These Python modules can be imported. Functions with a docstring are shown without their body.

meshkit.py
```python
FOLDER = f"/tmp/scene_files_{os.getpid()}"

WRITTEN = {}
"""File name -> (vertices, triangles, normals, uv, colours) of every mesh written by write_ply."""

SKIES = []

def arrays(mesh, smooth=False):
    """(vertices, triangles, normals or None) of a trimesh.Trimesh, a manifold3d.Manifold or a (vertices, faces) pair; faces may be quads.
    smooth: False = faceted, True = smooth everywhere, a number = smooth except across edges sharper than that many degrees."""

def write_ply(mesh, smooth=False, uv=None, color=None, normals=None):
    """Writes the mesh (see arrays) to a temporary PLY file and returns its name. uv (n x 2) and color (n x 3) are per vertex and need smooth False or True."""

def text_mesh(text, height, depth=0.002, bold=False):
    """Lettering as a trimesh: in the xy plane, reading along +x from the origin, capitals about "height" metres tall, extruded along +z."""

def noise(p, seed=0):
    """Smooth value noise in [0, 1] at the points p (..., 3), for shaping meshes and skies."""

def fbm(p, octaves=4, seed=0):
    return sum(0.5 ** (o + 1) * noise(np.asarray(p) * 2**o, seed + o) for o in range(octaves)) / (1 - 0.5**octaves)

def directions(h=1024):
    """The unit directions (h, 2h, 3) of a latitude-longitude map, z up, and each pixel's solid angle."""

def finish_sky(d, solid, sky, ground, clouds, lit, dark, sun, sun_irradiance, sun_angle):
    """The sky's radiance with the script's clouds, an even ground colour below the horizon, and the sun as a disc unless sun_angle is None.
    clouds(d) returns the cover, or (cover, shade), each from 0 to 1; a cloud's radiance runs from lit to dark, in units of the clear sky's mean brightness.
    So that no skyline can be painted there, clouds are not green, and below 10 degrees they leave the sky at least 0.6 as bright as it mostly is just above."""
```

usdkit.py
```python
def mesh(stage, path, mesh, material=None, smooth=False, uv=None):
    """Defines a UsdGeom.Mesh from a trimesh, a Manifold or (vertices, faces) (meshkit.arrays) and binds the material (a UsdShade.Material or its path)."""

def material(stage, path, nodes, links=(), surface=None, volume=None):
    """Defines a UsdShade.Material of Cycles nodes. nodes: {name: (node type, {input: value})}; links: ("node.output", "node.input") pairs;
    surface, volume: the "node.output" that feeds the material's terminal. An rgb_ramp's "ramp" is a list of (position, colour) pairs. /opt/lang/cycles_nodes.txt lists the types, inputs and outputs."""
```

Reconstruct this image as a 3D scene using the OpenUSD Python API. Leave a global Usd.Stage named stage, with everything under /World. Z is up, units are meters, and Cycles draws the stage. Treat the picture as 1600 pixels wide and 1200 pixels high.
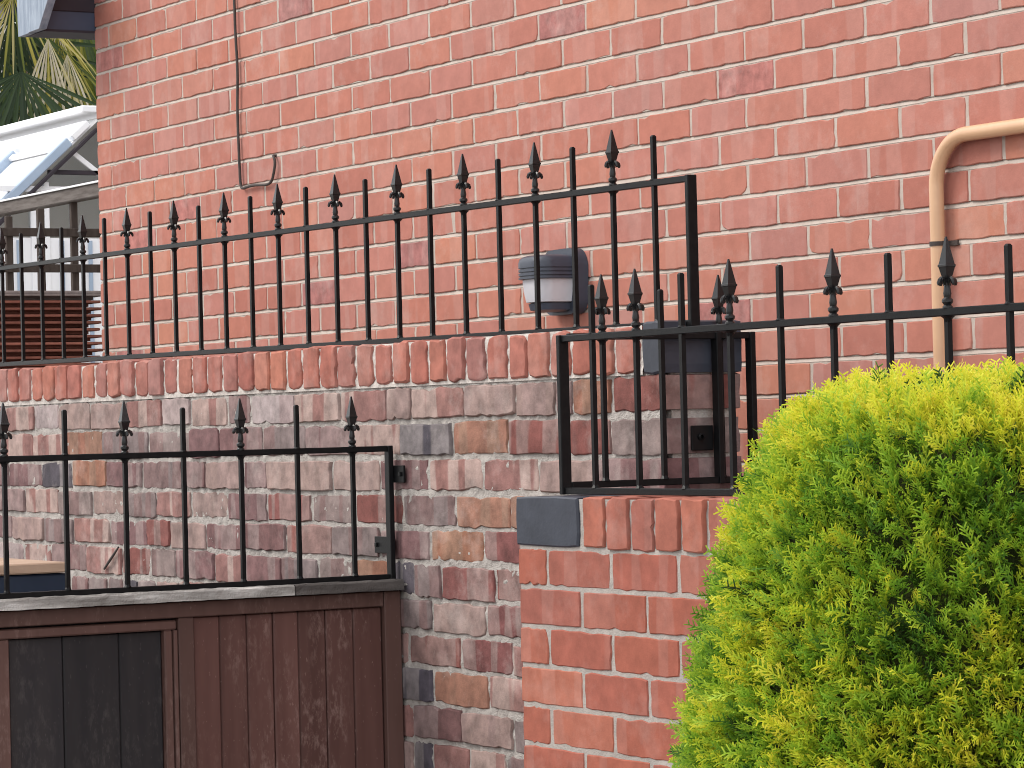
import math, random
import numpy as np, trimesh, usdkit, meshkit
from pxr import Usd, UsdGeom, UsdLux, UsdShade, Gf, Sdf, Vt

stage = Usd.Stage.CreateInMemory()
UsdGeom.SetStageUpAxis(stage, UsdGeom.Tokens.z)
UsdGeom.SetStageMetersPerUnit(stage, 1.0)
UsdGeom.Xform.Define(stage, '/World')
UsdGeom.Scope.Define(stage, '/World/Looks')

# ------------------------------------------------------------------ camera, sky, sun, exposure
EYE = np.array([0.0, 0.0, 1.6])
CR = np.array([0.50329306, 0.8637777, -0.02416997])     # camera right
CU = np.array([0.02383166, 0.01408511, 0.99961676])     # camera up
CF = np.array([-0.8637871, 0.50367619, 0.01349632])     # camera forward
FPX, PW, PH = 4960.0, 1600.0, 1200.0
cam = UsdGeom.Camera.Define(stage, '/World/camera')
cam.AddTransformOp().Set(Gf.Matrix4d(*CR, 0, *CU, 0, *(-CF), 0, *EYE, 1))
cam.CreateHorizontalApertureAttr(36.0)
cam.CreateVerticalApertureAttr(27.0)
cam.CreateFocalLengthAttr(36.0 * FPX / PW)
cam.CreateClippingRangeAttr(Gf.Vec2f(0.05, 500))
cam.CreateExposureAttr(0.85)

SUN = np.array([-0.42, -0.62, 0.80]); SUN = SUN / np.linalg.norm(SUN)
SUN_EL, SUN_ROT = math.asin(SUN[2]), math.atan2(SUN[0], SUN[1])
sky_mat = usdkit.material(stage, '/World/Looks/overcast_sky', {
    'sky': ('sky_texture', {'sky_type': 'single_scattering', 'sun_disc': False, 'sun_elevation': SUN_EL, 'sun_rotation': SUN_ROT, 'aerosol_density': 2.0}),
    'tc': ('texture_coordinate', {}),
    'n': ('noise_texture', {'scale': 2.2, 'detail': 5.0}),
    'cl': ('rgb_ramp', {'ramp': [(0.30, (8.5, 8.7, 9.2)), (0.7, (12.5, 12.3, 12.0))]}),
    'mx': ('mix_color', {'fac': 0.8, 'use_clamp': False}),
    'bg': ('background_shader', {'strength': 0.1})},
    [('tc.generated', 'n.vector'), ('n.fac', 'cl.fac'), ('sky.color', 'mx.a'), ('cl.color', 'mx.b'), ('mx.result', 'bg.color')], surface='bg.background')
dome = UsdLux.DomeLight.Define(stage, '/World/sky')
UsdShade.MaterialBindingAPI.Apply(dome.GetPrim()).Bind(sky_mat)
dome.GetPrim().SetCustomDataByKey('kind', 'structure')
dome.GetPrim().SetCustomDataByKey('label', 'bright white overcast sky above the house and walls')
dome.GetPrim().SetCustomDataByKey('category', 'sky')
sun = UsdLux.DistantLight.Define(stage, '/World/sun')
sun.CreateIntensityAttr(0.36); sun.CreateAngleAttr(22.0); sun.CreateColorAttr(Gf.Vec3f(1.0, 0.95, 0.88))
sun.GetPrim().CreateAttribute('inputs:normalize', Sdf.ValueTypeNames.Bool).Set(True)
zz = SUN; xx = np.cross([0, 0, 1.0], zz); xx /= np.linalg.norm(xx); yy = np.cross(zz, xx)
sun.AddTransformOp().Set(Gf.Matrix4d(*xx, 0, *yy, 0, *zz, 0, 0, 0, 30, 1))

# ------------------------------------------------------------------ helpers
def ray(px, py): return CF + (px - 800) / FPX * CR - (py - 600) / FPX * CU
def atY(px, py, Y): d = ray(px, py); return EYE + d * (Y / d[1])
def atX(px, py, X): d = ray(px, py); return EYE + d * (X / d[0])
def pix(p):
    q = np.asarray(p, float) - EYE; z = q @ CF
    return 800 + FPX * (q @ CR) / z, 600 - FPX * (q @ CU) / z

_used = {}
def path_for(name, parent='/World'):
    k = (str(parent), name); n = _used.get(k, 0); _used[k] = n + 1
    return f'{parent}/{name}' if n == 0 else f'{parent}/{name}_{n:03d}'
def tag(p, label=None, cat=None, group=None, kind=None):
    for k, v in (('label', label), ('category', cat), ('group', group), ('kind', kind)):
        if v: p.SetCustomDataByKey(k, v)
    return p
def thing(name, label, cat, group=None, loc=(0, 0, 0), kind=None):
    x = UsdGeom.Xform.Define(stage, path_for(name)); x.AddTranslateOp().Set(Gf.Vec3d(*map(float, loc)))
    return tag(x.GetPrim(), label, cat, group, kind)
def obj(name, m, mat, parent=None, smooth=False, label=None, kind=None, origin=(0, 0, 0)):
    par = '/World' if parent is None else str(parent.GetPath())
    if isinstance(m, list): m = trimesh.util.concatenate(m)
    if any(origin): m = m.copy(); m.apply_translation(-np.asarray(origin, float))
    p = usdkit.mesh(stage, path_for(name, par), m, mat, smooth=smooth).GetPrim()
    return tag(p, label=label, kind=kind)
def box(x0, x1, y0, y1, z0, z1, c=0.0):
    if c <= 0:
        b = trimesh.creation.box(extents=(abs(x1 - x0), abs(y1 - y0), abs(z1 - z0)))
    else:
        e = np.array([abs(x1 - x0), abs(y1 - y0), abs(z1 - z0)]) / 2; c = min(c, e.min() * 0.45)
        pts = []
        for s in np.ndindex(2, 2, 2):
            sg = np.array(s) * 2 - 1
            for a in range(3):
                q = e - c; q = q.copy(); q[a] = e[a]; pts.append(sg * q)
        b = trimesh.convex.convex_hull(np.array(pts))
    b.apply_translation(((x0 + x1) / 2, (y0 + y1) / 2, (z0 + z1) / 2)); return b
def beam(p, q, w, h, up=(0, 0, 1), c=0.0):
    """a bar of section w (sideways) x h (along up) from p to q"""
    p, q = np.asarray(p, float), np.asarray(q, float); d = q - p; L = np.linalg.norm(d); d /= L
    s = np.cross(d, up); s /= np.linalg.norm(s); u = np.cross(s, d)
    b = box(0, L, -w / 2, w / 2, -h / 2, h / 2, c)
    T = np.eye(4); T[:3, 0] = d; T[:3, 1] = np.cross(u, d); T[:3, 2] = u; T[:3, 3] = p
    b.apply_transform(T); return b
def tube(pts, r, sides=10, caps=True):
    p = np.asarray(pts, float); t = np.gradient(p, axis=0); t /= np.linalg.norm(t, axis=1, keepdims=True)
    r = np.broadcast_to(r, (len(p),)); ref = np.array([0.3, 0.9, 0.2])
    a = np.cross(t, ref); a /= np.linalg.norm(a, axis=1, keepdims=True); b = np.cross(t, a)
    an = np.arange(sides) * 2 * np.pi / sides
    v = (p[:, None] + r[:, None, None] * (np.cos(an)[None, :, None] * a[:, None] + np.sin(an)[None, :, None] * b[:, None])).reshape(-1, 3)
    f = []
    for i in range(len(p) - 1):
        for j in range(sides):
            k = (j + 1) % sides; A, B, C, D = i * sides + j, i * sides + k, (i + 1) * sides + k, (i + 1) * sides + j
            f += [[A, C, B], [A, D, C]]
    if caps:
        for j in range(1, sides - 1):
            f.append([0, j, j + 1]); o = (len(p) - 1) * sides; f.append([o, o + j + 1, o + j])
    m = trimesh.Trimesh(v, f, process=False); m.fix_normals() if False else None
    return m
def quad(a, b, c, d, t=0.004):
    """a thin slab between four corners"""
    P = np.array([a, b, c, d], float); n = np.cross(P[1] - P[0], P[3] - P[0]); n /= np.linalg.norm(n)
    v = np.vstack([P + n * t / 2, P - n * t / 2])
    m = trimesh.convex.convex_hull(v); return m
def prism(poly_xz, y0, y1):
    P = np.array(poly_xz, float)
    return trimesh.convex.convex_hull(np.vstack([np.c_[P[:, 0], np.full(len(P), y0), P[:, 1]], np.c_[P[:, 0], np.full(len(P), y1), P[:, 1]]]))
def brick(x0, x1, z0, z1, yf, depth=0.03, ch=0.004, jit=0.0015, seed=0, nx=5, nz=3, bulge=0.0, chips=0.0):
    """a brick whose worn face looks along -y: jittered outline, chamfer, sides"""
    g = np.random.default_rng(seed)
    a = np.linspace(0, 1, nx + 1)[:-1]; b = np.linspace(0, 1, nz + 1)[:-1]
    o = np.vstack([np.c_[x0 + (x1 - x0) * a, np.full(nx, z0)], np.c_[np.full(nz, x1), z0 + (z1 - z0) * b],
                   np.c_[x1 - (x1 - x0) * a, np.full(nx, z1)], np.c_[np.full(nz, x0), z1 - (z1 - z0) * b]])
    c = np.array([(x0 + x1) / 2, (z0 + z1) / 2])
    o = o + g.normal(0, jit, o.shape)
    cz = g.uniform(size=len(o)) < chips
    o[cz] += np.sign(c - o[cz]) * g.uniform(.002, .0055, (cz.sum(), 1)) * (np.abs(c - o[cz]) > np.array([(x1 - x0) / 2 - .012, (z1 - z0) / 2 - .006]))
    for k in (0, nx, nx + nz, 2 * nx + nz):                     # knock the corners off
        o[k] += (c - o[k]) / np.abs(c - o[k]) * ch * g.uniform(0.2, 0.9)
    inn = o + np.sign(c - o) * np.minimum(ch, np.abs(c - o) * 0.6)
    n = len(o); tilt = g.normal(0, 0.004, 2)
    yy = yf + (inn - c) @ tilt
    front = np.c_[inn[:, 0], yy, inn[:, 1]]
    mid = np.c_[o[:, 0], np.full(n, yf + ch * 1.1), o[:, 1]]
    back = np.c_[o[:, 0], np.full(n, yf + depth), o[:, 1]]
    v = np.vstack([front, mid, back, [[c[0], yf - bulge, c[1]]]]); f = []
    for i in range(n):
        j = (i + 1) % n
        f += [[3 * n, i, j], [i, n + i, n + j], [i, n + j, j], [n + i, 2 * n + i, 2 * n + j], [n + i, 2 * n + j, n + j]]
    return trimesh.Trimesh(v, np.array(f), process=False)
def heightfield(x0, x1, z0, z1, y, res, amp, seed, freq=60):
    nx, nz = max(2, int((x1 - x0) / res)), max(2, int((z1 - z0) / res))
    X, Z = np.meshgrid(np.linspace(x0, x1, nx), np.linspace(z0, z1, nz), indexing='ij')
    Y = y - amp * (meshkit.fbm(np.stack([X * freq, Z * freq, X * 0 + seed], -1), 3, seed) - 0.5) * 2
    v = np.stack([X, Y, Z], -1).reshape(-1, 3); i, j = np.meshgrid(np.arange(nx - 1), np.arange(nz - 1), indexing='ij')
    a = (i * nz + j).ravel(); f = np.vstack([np.c_[a, a + nz, a + nz + 1], np.c_[a, a + nz + 1, a + 1]])
    return trimesh.Trimesh(v, f, process=False)

# ------------------------------------------------------------------ materials
def L(name): return f'/World/Looks/{name}'
def mottled(name, c1, c2, scale=30, rough=0.85, bump=0.25, dist=0.002, spec=0.3, detail=6, extra=None, vary=0.0, stretch=(1, 1, 1), c3=None, metallic=0.0):
    """two tones mixed by noise, a per-object shift of brightness, fine relief"""
    nodes = {'g': ('geometry', {}), 'mp': ('mapping', {'scale': stretch}), 'oi': ('object_info', {}),
             'n': ('noise_texture', {'scale': scale, 'detail': detail, 'roughness': 0.62}),
             'r': ('rgb_ramp', {'ramp': [(0.3, c1), (0.7, c2)] if c3 is None else [(0.3, c1), (0.55, c2), (0.68, c3)]}),
             'v': ('map_range', {'from_min': 0.0, 'from_max': 1.0, 'to_min': 1.0 - vary, 'to_max': 1.0 + vary}),
             'h': ('hsv', {}),
             'nb': ('noise_texture', {'scale': scale * 8, 'detail': 4.0}),
             'b': ('bump', {'strength': bump, 'distance': dist}),
             'p': ('principled_bsdf', {'roughness': rough, 'specular_ior_level': spec, 'metallic': metallic})}
    links = [('g.position', 'mp.vector'), ('mp.vector', 'n.vector'), ('n.fac', 'r.fac'), ('oi.random', 'v.value'), ('v.result', 'h.value'), ('r.color', 'h.color'),
             ('h.color', 'p.base_color'), ('g.position', 'nb.vector'), ('nb.fac', 'b.height'), ('b.normal', 'p.normal')]
    return usdkit.material(stage, L(name), nodes, links, surface='p.BSDF')

def scuffed(name, c1, c2, paint, amount=0.5, rough=0.55):
    """old gloss paint on boards: soft streaks along the grain, chipped and chalked patches, small nicks"""
    nodes = {'g': ('geometry', {}), 'oi': ('object_info', {}), 'mp': ('mapping', {'scale': (30, 30, 3)}),
             'n': ('noise_texture', {'scale': 1.0, 'detail': 4.0}), 'r': ('rgb_ramp', {'ramp': [(.3, c1), (.7, c2)]}),
             'v': ('map_range', {'to_min': .82, 'to_max': 1.2}), 'h': ('hsv', {}),
             'mp2': ('mapping', {'scale': (1, 1, .38), 'location': (0, .31, .17)}), 'np': ('noise_texture', {'scale': 7.0, 'detail': 2.0}), 'rp': ('rgb_ramp', {'ramp': [(.49, (0, 0, 0)), (.60, (1, 1, 1))]}),
             'nc': ('noise_texture', {'scale': 75.0, 'detail': 6.0, 'roughness': .72}), 'rc': ('rgb_ramp', {'ramp': [(.50, (0, 0, 0)), (.66, (1, 1, 1))]}),
             'k': ('math', {'math_type': 'multiply'}), 'ns': ('noise_texture', {'scale': 190.0, 'detail': 2.0}), 'rs': ('rgb_ramp', {'ramp': [(.69, (0, 0, 0)), (.73, (.8, .8, .8))]}),
             'ad': ('math', {'math_type': 'maximum'}), 'am': ('math', {'math_type': 'multiply', 'value2': amount}), 'm': ('mix_color', {'b': paint}),
             'b': ('bump', {'strength': .35, 'distance': .0008}), 'p': ('principled_bsdf', {'roughness': rough, 'specular_ior_level': .25})}
    links = [('g.position', 'mp.vector'), ('mp.vector', 'n.vector'), ('n.fac', 'r.fac'), ('oi.random', 'v.value'), ('v.result', 'h.value'), ('r.color', 'h.color'),
             ('g.position', 'mp2.vector'), ('mp2.vector', 'np.vector'), ('np.fac', 'rp.fac'), ('mp2.vector', 'nc.vector'), ('nc.fac', 'rc.fac'), ('rp.color', 'k.value1'), ('rc.color', 'k.value2'),
             ('mp2.vector', 'ns.vector'), ('ns.fac', 'rs.fac'), ('k.value', 'ad.value1'), ('rs.color', 'ad.value2'), ('ad.value', 'am.value1'), ('am.value', 'm.fac'), ('h.color', 'm.a'), ('m.result', 'p.base_color'),
             ('n.fac', 'b.height'), ('b.normal', 'p.normal')]
    return usdkit.material(stage, L(name), nodes, links, surface='p.BSDF')

def brick_mat(name, stops, stripe=0.25, mott=0.3, rough=0.9, wash=None, washamt=0.3, bump=0.3, stripe_col=None, stripe_scale=15.0, sthr=0.57):
    """fired clay: a tone per brick, vertical banding from the kiln stack, mottling, lime bloom, pits"""
    sc = stripe_col or (0.55, 0.46, 0.42)
    nodes = {'g': ('geometry', {}), 'oi': ('object_info', {}),
             'r': ('rgb_ramp', {'ramp': stops}),
             'off': ('vector_math', {'math_type': 'multiply_add', 'vector2': (1, 1, 1)}),
             'k': ('combine_xyz', {}), 'k1': ('math', {'math_type': 'multiply', 'value2': 37.0}),
             'ms': ('mapping', {'scale': (stripe_scale, stripe_scale, 1.2)}),
             'ns': ('noise_texture', {'scale': 1.0, 'detail': 1.0, 'roughness': 0.3}),
             'rs': ('rgb_ramp', {'ramp': [(sthr, (0, 0, 0)), (sthr + 0.03, (1, 1, 1))]}),
             'fs': ('math', {'math_type': 'multiply', 'value2': stripe}),
             'm1': ('mix_color', {'b': sc}),
             'nm': ('noise_texture', {'scale': 22.0, 'detail': 6.0, 'roughness': 0.65}),
             'rm': ('rgb_ramp', {'ramp': [(0.3, (1 - mott,) * 3), (0.7, (1 + mott * 0.6,) * 3)]}),
             'm2': ('mix_color', {'blend_type': 'multiply', 'fac': 1.0, 'use_clamp': False}),
             'nw': ('noise_texture', {'scale': 9.0, 'detail': 8.0, 'roughness': 0.7}),
             'rw': ('rgb_ramp', {'ramp': [(0.52, (0, 0, 0)), (0.72, (washamt,) * 3)]}),
             'm3': ('mix_color', {'b': wash or (0.6, 0.52, 0.48)}),
             'nb': ('noise_texture', {'scale': 260.0, 'detail': 4.0, 'roughness': 0.7}),
             'nb2': ('noise_texture', {'scale': 60.0, 'detail': 3.0}),
             'ad': ('math', {'math_type': 'add'}),
             'b': ('bump', {'strength': bump, 'distance': 0.0015}),
             'p': ('principled_bsdf', {'roughness': rough, 'specular_ior_level': 0.25})}
    links = [('oi.random', 'r.fac'), ('oi.random', 'k1.value1'), ('k1.value', 'k.x'), ('k1.value', 'k.z'), ('g.position', 'off.vector1'), ('k.vector', 'off.vector3'),
             ('off.vector', 'ms.vector'), ('ms.vector', 'ns.vector'), ('ns.fac', 'rs.fac'), ('rs.color', 'fs.value1'), ('fs.value', 'm1.fac'), ('r.color', 'm1.a'),
             ('off.vector', 'nm.vector'), ('nm.fac', 'rm.fac'), ('m1.result', 'm2.a'), ('rm.color', 'm2.b'),
             ('g.position', 'nw.vector'), ('nw.fac', 'rw.fac'), ('rw.color', 'm3.fac'), ('m2.result', 'm3.a'), ('m3.result', 'p.base_color'),
             ('g.position', 'nb.vector'), ('g.position', 'nb2.vector'), ('nb.fac', 'ad.value1'), ('nb2.fac', 'ad.value2'), ('ad.value', 'b.height'), ('b.normal', 'p.normal')]
    return usdkit.material(stage, L(name), nodes, links, surface='p.BSDF')

M = {}
M['house_brick'] = brick_mat('house_brick', [(0, (0.345, 0.130, 0.098)), (.15, (0.385, 0.153, 0.118)), (.3, (0.410, 0.163, 0.116)), (.42, (0.360, 0.149, 0.120)), (.55, (0.400, 0.167, 0.135)), (.68, (0.385, 0.144, 0.102)), (.8, (0.350, 0.160, 0.138)), (.9, (0.425, 0.175, 0.118)), (1, (0.365, 0.140, 0.106))], stripe=0.09, mott=0.12, washamt=0.16)
M['house_dark_brick'] = brick_mat('house_dark_brick', [(0, (.31, .13, .12)), (1, (.38, .15, .13))], stripe=0.1, mott=0.4, washamt=0.2)
M['front_brick'] = brick_mat('front_brick', [(0, (0.270, 0.082, 0.055)), (.3, (0.313, 0.097, 0.063)), (.6, (0.281, 0.087, 0.062)), (.8, (0.346, 0.117, 0.075)), (1, (0.259, 0.087, 0.066))], stripe=0.07, mott=0.22, washamt=0.10)
M['coping_brick'] = brick_mat('coping_brick', [(0, (.27, .095, .075)), (.25, (.33, .115, .085)), (.5, (.27, .12, .105)), (.75, (.37, .14, .095)), (1, (.30, .11, .09))], stripe=0.12, mott=0.35, washamt=0.18, stripe_col=(.4, .27, .24))
M['front_coping_brick'] = brick_mat('front_coping_brick', [(0, (.28, .088, .062)), (.5, (.33, .112, .075)), (1, (.27, .095, .072))], stripe=0.05, mott=0.28, washamt=0.10)
old = {'p': [(.20, .125, .125), (.25, .155, .155), (.22, .13, .125)], 'k': [(.36, .21, .18), (.33, .19, .17), (.39, .25, .22)],
       'r': [(.25, .10, .085), (.29, .125, .105), (.24, .105, .10)], 'o': [(.38, .20, .125), (.35, .18, .125), (.40, .23, .16)],
       'b': [(.41, .335, .30), (.37, .29, .265), (.43, .345, .305)], 'g': [(.28, .245, .235), (.25, .22, .215), (.31, .265, .245)],
       'd': [(.10, .10, .125), (.13, .125, .14), (.09, .09, .11)], 'w': [(.48, .45, .44), (.46, .41, .39), (.5, .47, .45)]}
second = {'p': (.36, .29, .28), 'k': (.50, .41, .37), 'r': (.36, .29, .27), 'o': (.36, .27, .20), 'b': (.36, .27, .24), 'g': (.24, .15, .145), 'd': (.3, .28, .28), 'w': (.36, .27, .27)}
stripes = {'p': .6, 'k': .75, 'r': .55, 'o': .4, 'b': .5, 'g': .7, 'd': .7, 'w': .6}
oldname = {'p': 'purple', 'k': 'pink', 'r': 'red', 'o': 'ochre', 'b': 'buff', 'g': 'grey', 'd': 'slate', 'w': 'pale'}
old = {k: [tuple(x * k_ for x, k_ in zip(t, (.70, .615, .62))) for t in c] for k, c in old.items()}; second = {k: tuple(x * k_ for x, k_ in zip(c, (.74, .69, .68))) for k, c in second.items()}
OLD = {k: brick_mat(f'old_{oldname[k]}_brick', [(0, c[0]), (.5, c[1]), (1, c[2])], stripe=stripes[k], mott=0.45, washamt=0.24, bump=0.7, stripe_col=second[k], stripe_scale=17.0, sthr=0.51) for k, c in old.items()}
M['slate_block'] = mottled('slate_block', (.018, .021, .031), (.036, .041, .057), scale=14, rough=0.55, bump=0.2, spec=0.4)
M['house_mortar'] = mottled('house_mortar', (.36, .30, .26), (.46, .395, .345), scale=25, bump=0.4)
M['old_mortar'] = mottled('old_mortar', (.27, .245, .225), (.44, .405, .375), scale=38, bump=0.9, dist=0.004)
M['coping_mortar'] = mottled('coping_mortar', (.40, .36, .33), (.58, .53, .49), scale=40, bump=0.7, dist=0.003)
M['front_mortar'] = mottled('front_mortar', (.27, .245, .225), (.38, .345, .315), scale=40, bump=0.6, dist=0.003)
M['black_iron'] = mottled('black_iron', (.0035, .0035, .004), (.007, .0068, .007), scale=60, rough=0.34, bump=0.35, dist=0.0008, spec=0.12)
M['gloss_iron'] = mottled('gloss_iron', (.0035, .0035, .004), (.008, .0078, .008), scale=60, rough=0.22, bump=0.35, dist=0.0008, spec=0.35)
M['brown_paint'] = scuffed('brown_paint', (.070, .031, .026), (.096, .045, .038), (.25, .165, .145), 0.5)
M['brown_frame'] = scuffed('brown_frame', (.066, .034, .028), (.085, .045, .038), (.26, .18, .16), 0.3)
M['black_paint'] = scuffed('black_paint', (.014, .0125, .0145), (.022, .019, .020), (.13, .115, .11), 0.2)
M['grey_wood'] = mottled('grey_wood', (.085, .075, .068), (.28, .265, .25), scale=26, rough=0.9, bump=0.8, dist=0.003, stretch=(1, .25, 2.2), c3=(.5, .48, .46))
M['dark_cap'] = mottled('dark_cap', (.035, .030, .028), (.085, .075, .07), scale=26, rough=0.8, bump=0.7, dist=0.003, stretch=(1, .25, 2.2))
M['dark_wood'] = mottled('dark_wood', (.038, .027, .022), (.075, .058, .050), scale=30, rough=0.9, bump=0.7, dist=0.002, stretch=(1.5, 1.5, .3))
M['beam_wood'] = mottled('beam_wood', (.07, .056, .050), (.17, .15, .138), scale=30, rough=0.9, bump=0.7, dist=0.002, stretch=(.3, 1, 2.5))
M['lamp_plastic'] = mottled('lamp_plastic', (.030, .036, .052), (.042, .050, .070), scale=12, rough=0.42, bump=0.05, spec=0.45)
M['diffuser'] = mottled('diffuser', (.40, .40, .43), (.54, .54, .57), scale=8, rough=0.35, bump=0.05, spec=0.4)
M['pipe_paint'] = mottled('pipe_paint', (.52, .315, .185), (.585, .365, .22), scale=10, rough=0.38, bump=0.1, dist=0.0006, spec=0.5)
M['cable_black'] = mottled('cable_black', (.03, .026, .024), (.06, .045, .04), scale=20, rough=0.6)
M['clay_tile'] = mottled('clay_tile', (.17, .065, .048), (.26, .105, .075), scale=30, rough=0.9, bump=0.5, vary=0.25)
M['tile_grey'] = mottled('tile_grey', (.16, .145, .14), (.25, .22, .21), scale=30, rough=0.9, bump=0.5)
M['white_paint'] = mottled('white_paint', (.76, .77, .80), (.82, .82, .83), scale=5, rough=0.4, bump=0.05)
M['frame_blue_grey'] = mottled('frame_blue_grey', (.30, .38, .49), (.38, .46, .57), scale=5, rough=0.3, bump=0.05)
M['roof_sheet'] = mottled('roof_sheet', (.86, .87, .88), (.9, .9, .9), scale=3, rough=0.25, bump=0.02)
M['fascia'] = mottled('fascia', (.14, .18, .24), (.30, .35, .42), scale=16, rough=0.5, bump=0.3, stretch=(3, 3, .5))
M['soffit_dark'] = mottled('soffit_dark', (.020, .016, .022), (.035, .026, .034), scale=8, rough=0.6, bump=0.1)
M['soffit_blue'] = mottled('soffit_blue', (.045, .055, .085), (.06, .072, .11), scale=8, rough=0.4, bump=0.1)
M['tan_board'] = mottled('tan_board', (.30, .20, .14), (.40, .28, .20), scale=18, rough=0.7, bump=0.4, stretch=(1, .3, 2))
M['navy_plastic'] = mottled('navy_plastic', (.010, .016, .030), (.016, .024, .042), scale=10, rough=0.45, bump=0.1)
M['bark'] = mottled('bark', (.05, .035, .025), (.12, .085, .06), scale=40, rough=0.95, bump=0.9, dist=0.006)
M['ground'] = mottled('ground', (.16, .15, .14), (.24, .225, .21), scale=12, rough=0.95, bump=0.6, dist=0.004)
M['yard'] = mottled('yard', (.13, .12, .105), (.22, .205, .185), scale=16, rough=0.95, bump=0.8, dist=0.008)
M['white_render'] = mottled('white_render', (.62, .58, .58), (.7, .66, .66), scale=12, rough=0.9)
M['glass'] = usdkit.material(stage, L('glass'), {
    't': ('transparent_bsdf', {'color': (.95, .97, .97)}), 'gl': ('glossy_bsdf', {'color': (.95, .96, 1), 'roughness': 0.06}),
    'lw': ('fresnel', {'IOR': 1.6}), 'm': ('mix_closure', {})}, [('lw.fac', 'm.fac'), ('t.BSDF', 'm.closure1'), ('gl.BSDF', 'm.closure2')], surface='m.closure')

def foliage_mat(name, ramp, trans=0.35, rough=0.5, attr='tone'):
    nodes = {'a': ('attribute', {'attribute': attr}), 'r': ('rgb_ramp', {'ramp': ramp}), 'p': ('principled_bsdf', {'roughness': rough, 'specular_ior_level': 0.3}),
             't': ('translucent_bsdf', {}), 'm': ('mix_closure', {'fac': trans})}
    return usdkit.material(stage, L(name), nodes, [('a.fac', 'r.fac'), ('r.color', 'p.base_color'), ('r.color', 't.color'), ('p.BSDF', 'm.closure1'), ('t.BSDF', 'm.closure2')], surface='m.closure')
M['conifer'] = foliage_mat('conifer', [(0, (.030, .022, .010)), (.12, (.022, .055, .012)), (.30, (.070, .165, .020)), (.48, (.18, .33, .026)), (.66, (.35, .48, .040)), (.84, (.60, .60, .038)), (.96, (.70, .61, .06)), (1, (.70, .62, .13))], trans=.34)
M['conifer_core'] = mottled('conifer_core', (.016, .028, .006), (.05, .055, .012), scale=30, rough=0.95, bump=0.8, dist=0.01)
M['palm_leaf'] = foliage_mat('palm_leaf', [(0, (.010, .020, .009)), (.3, (.028, .050, .018)), (.6, (.10, .125, .022)), (.8, (.32, .27, .045)), (1, (.46, .41, .31))], trans=.25)
def set_tone(prim, tone):
    UsdGeom.PrimvarsAPI(prim).CreatePrimvar('tone', Sdf.ValueTypeNames.FloatArray, 'vertex').Set(Vt.FloatArray.FromNumpy(np.asarray(tone, np.float32)))

# ------------------------------------------------------------------ main planes (x along the walls, y into the picture)
YF, YM, YH = 3.084, 3.375, 4.0487
XH, ZH, CO = -9.585, 3.0043, 0.075                      # house corner, its first bed joint, one course
XM_END, YM_BACK = atY(1037, 600, YM)[0], atX(1155, 560, -5.2)[1]
XG = atY(629, 905, YM)[0] - 0.004                       # the plane of the timber screen
Z_YARD = 1.66

# ------------------------------------------------------------------ setting
def tag_setting(p, label, cat): return tag(p, label, cat, kind='structure')
g = heightfield(-1, 1, -1, 1, 0, 0.5, 0, 1)
gm = trimesh.Trimesh([[-300, -300, 0], [300, -300, 0], [300, 300, 0], [-300, 300, 0]], [[0, 1, 2], [0, 2, 3]], process=False)
tag_setting(obj('ground', gm, M['ground']), 'grey ground in front of the walls and out to the horizon', 'ground')
ym = [box(-40, -6.12, YM_BACK - 0.03, 60, 0.02, Z_YARD), box(-6.119, 3, YM_BACK + .01, 60, 0.02, 1.35)]
tag_setting(obj('raised_yard', ym, M['yard']), 'raised yard ground held up behind the old brick wall', 'yard')

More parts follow.
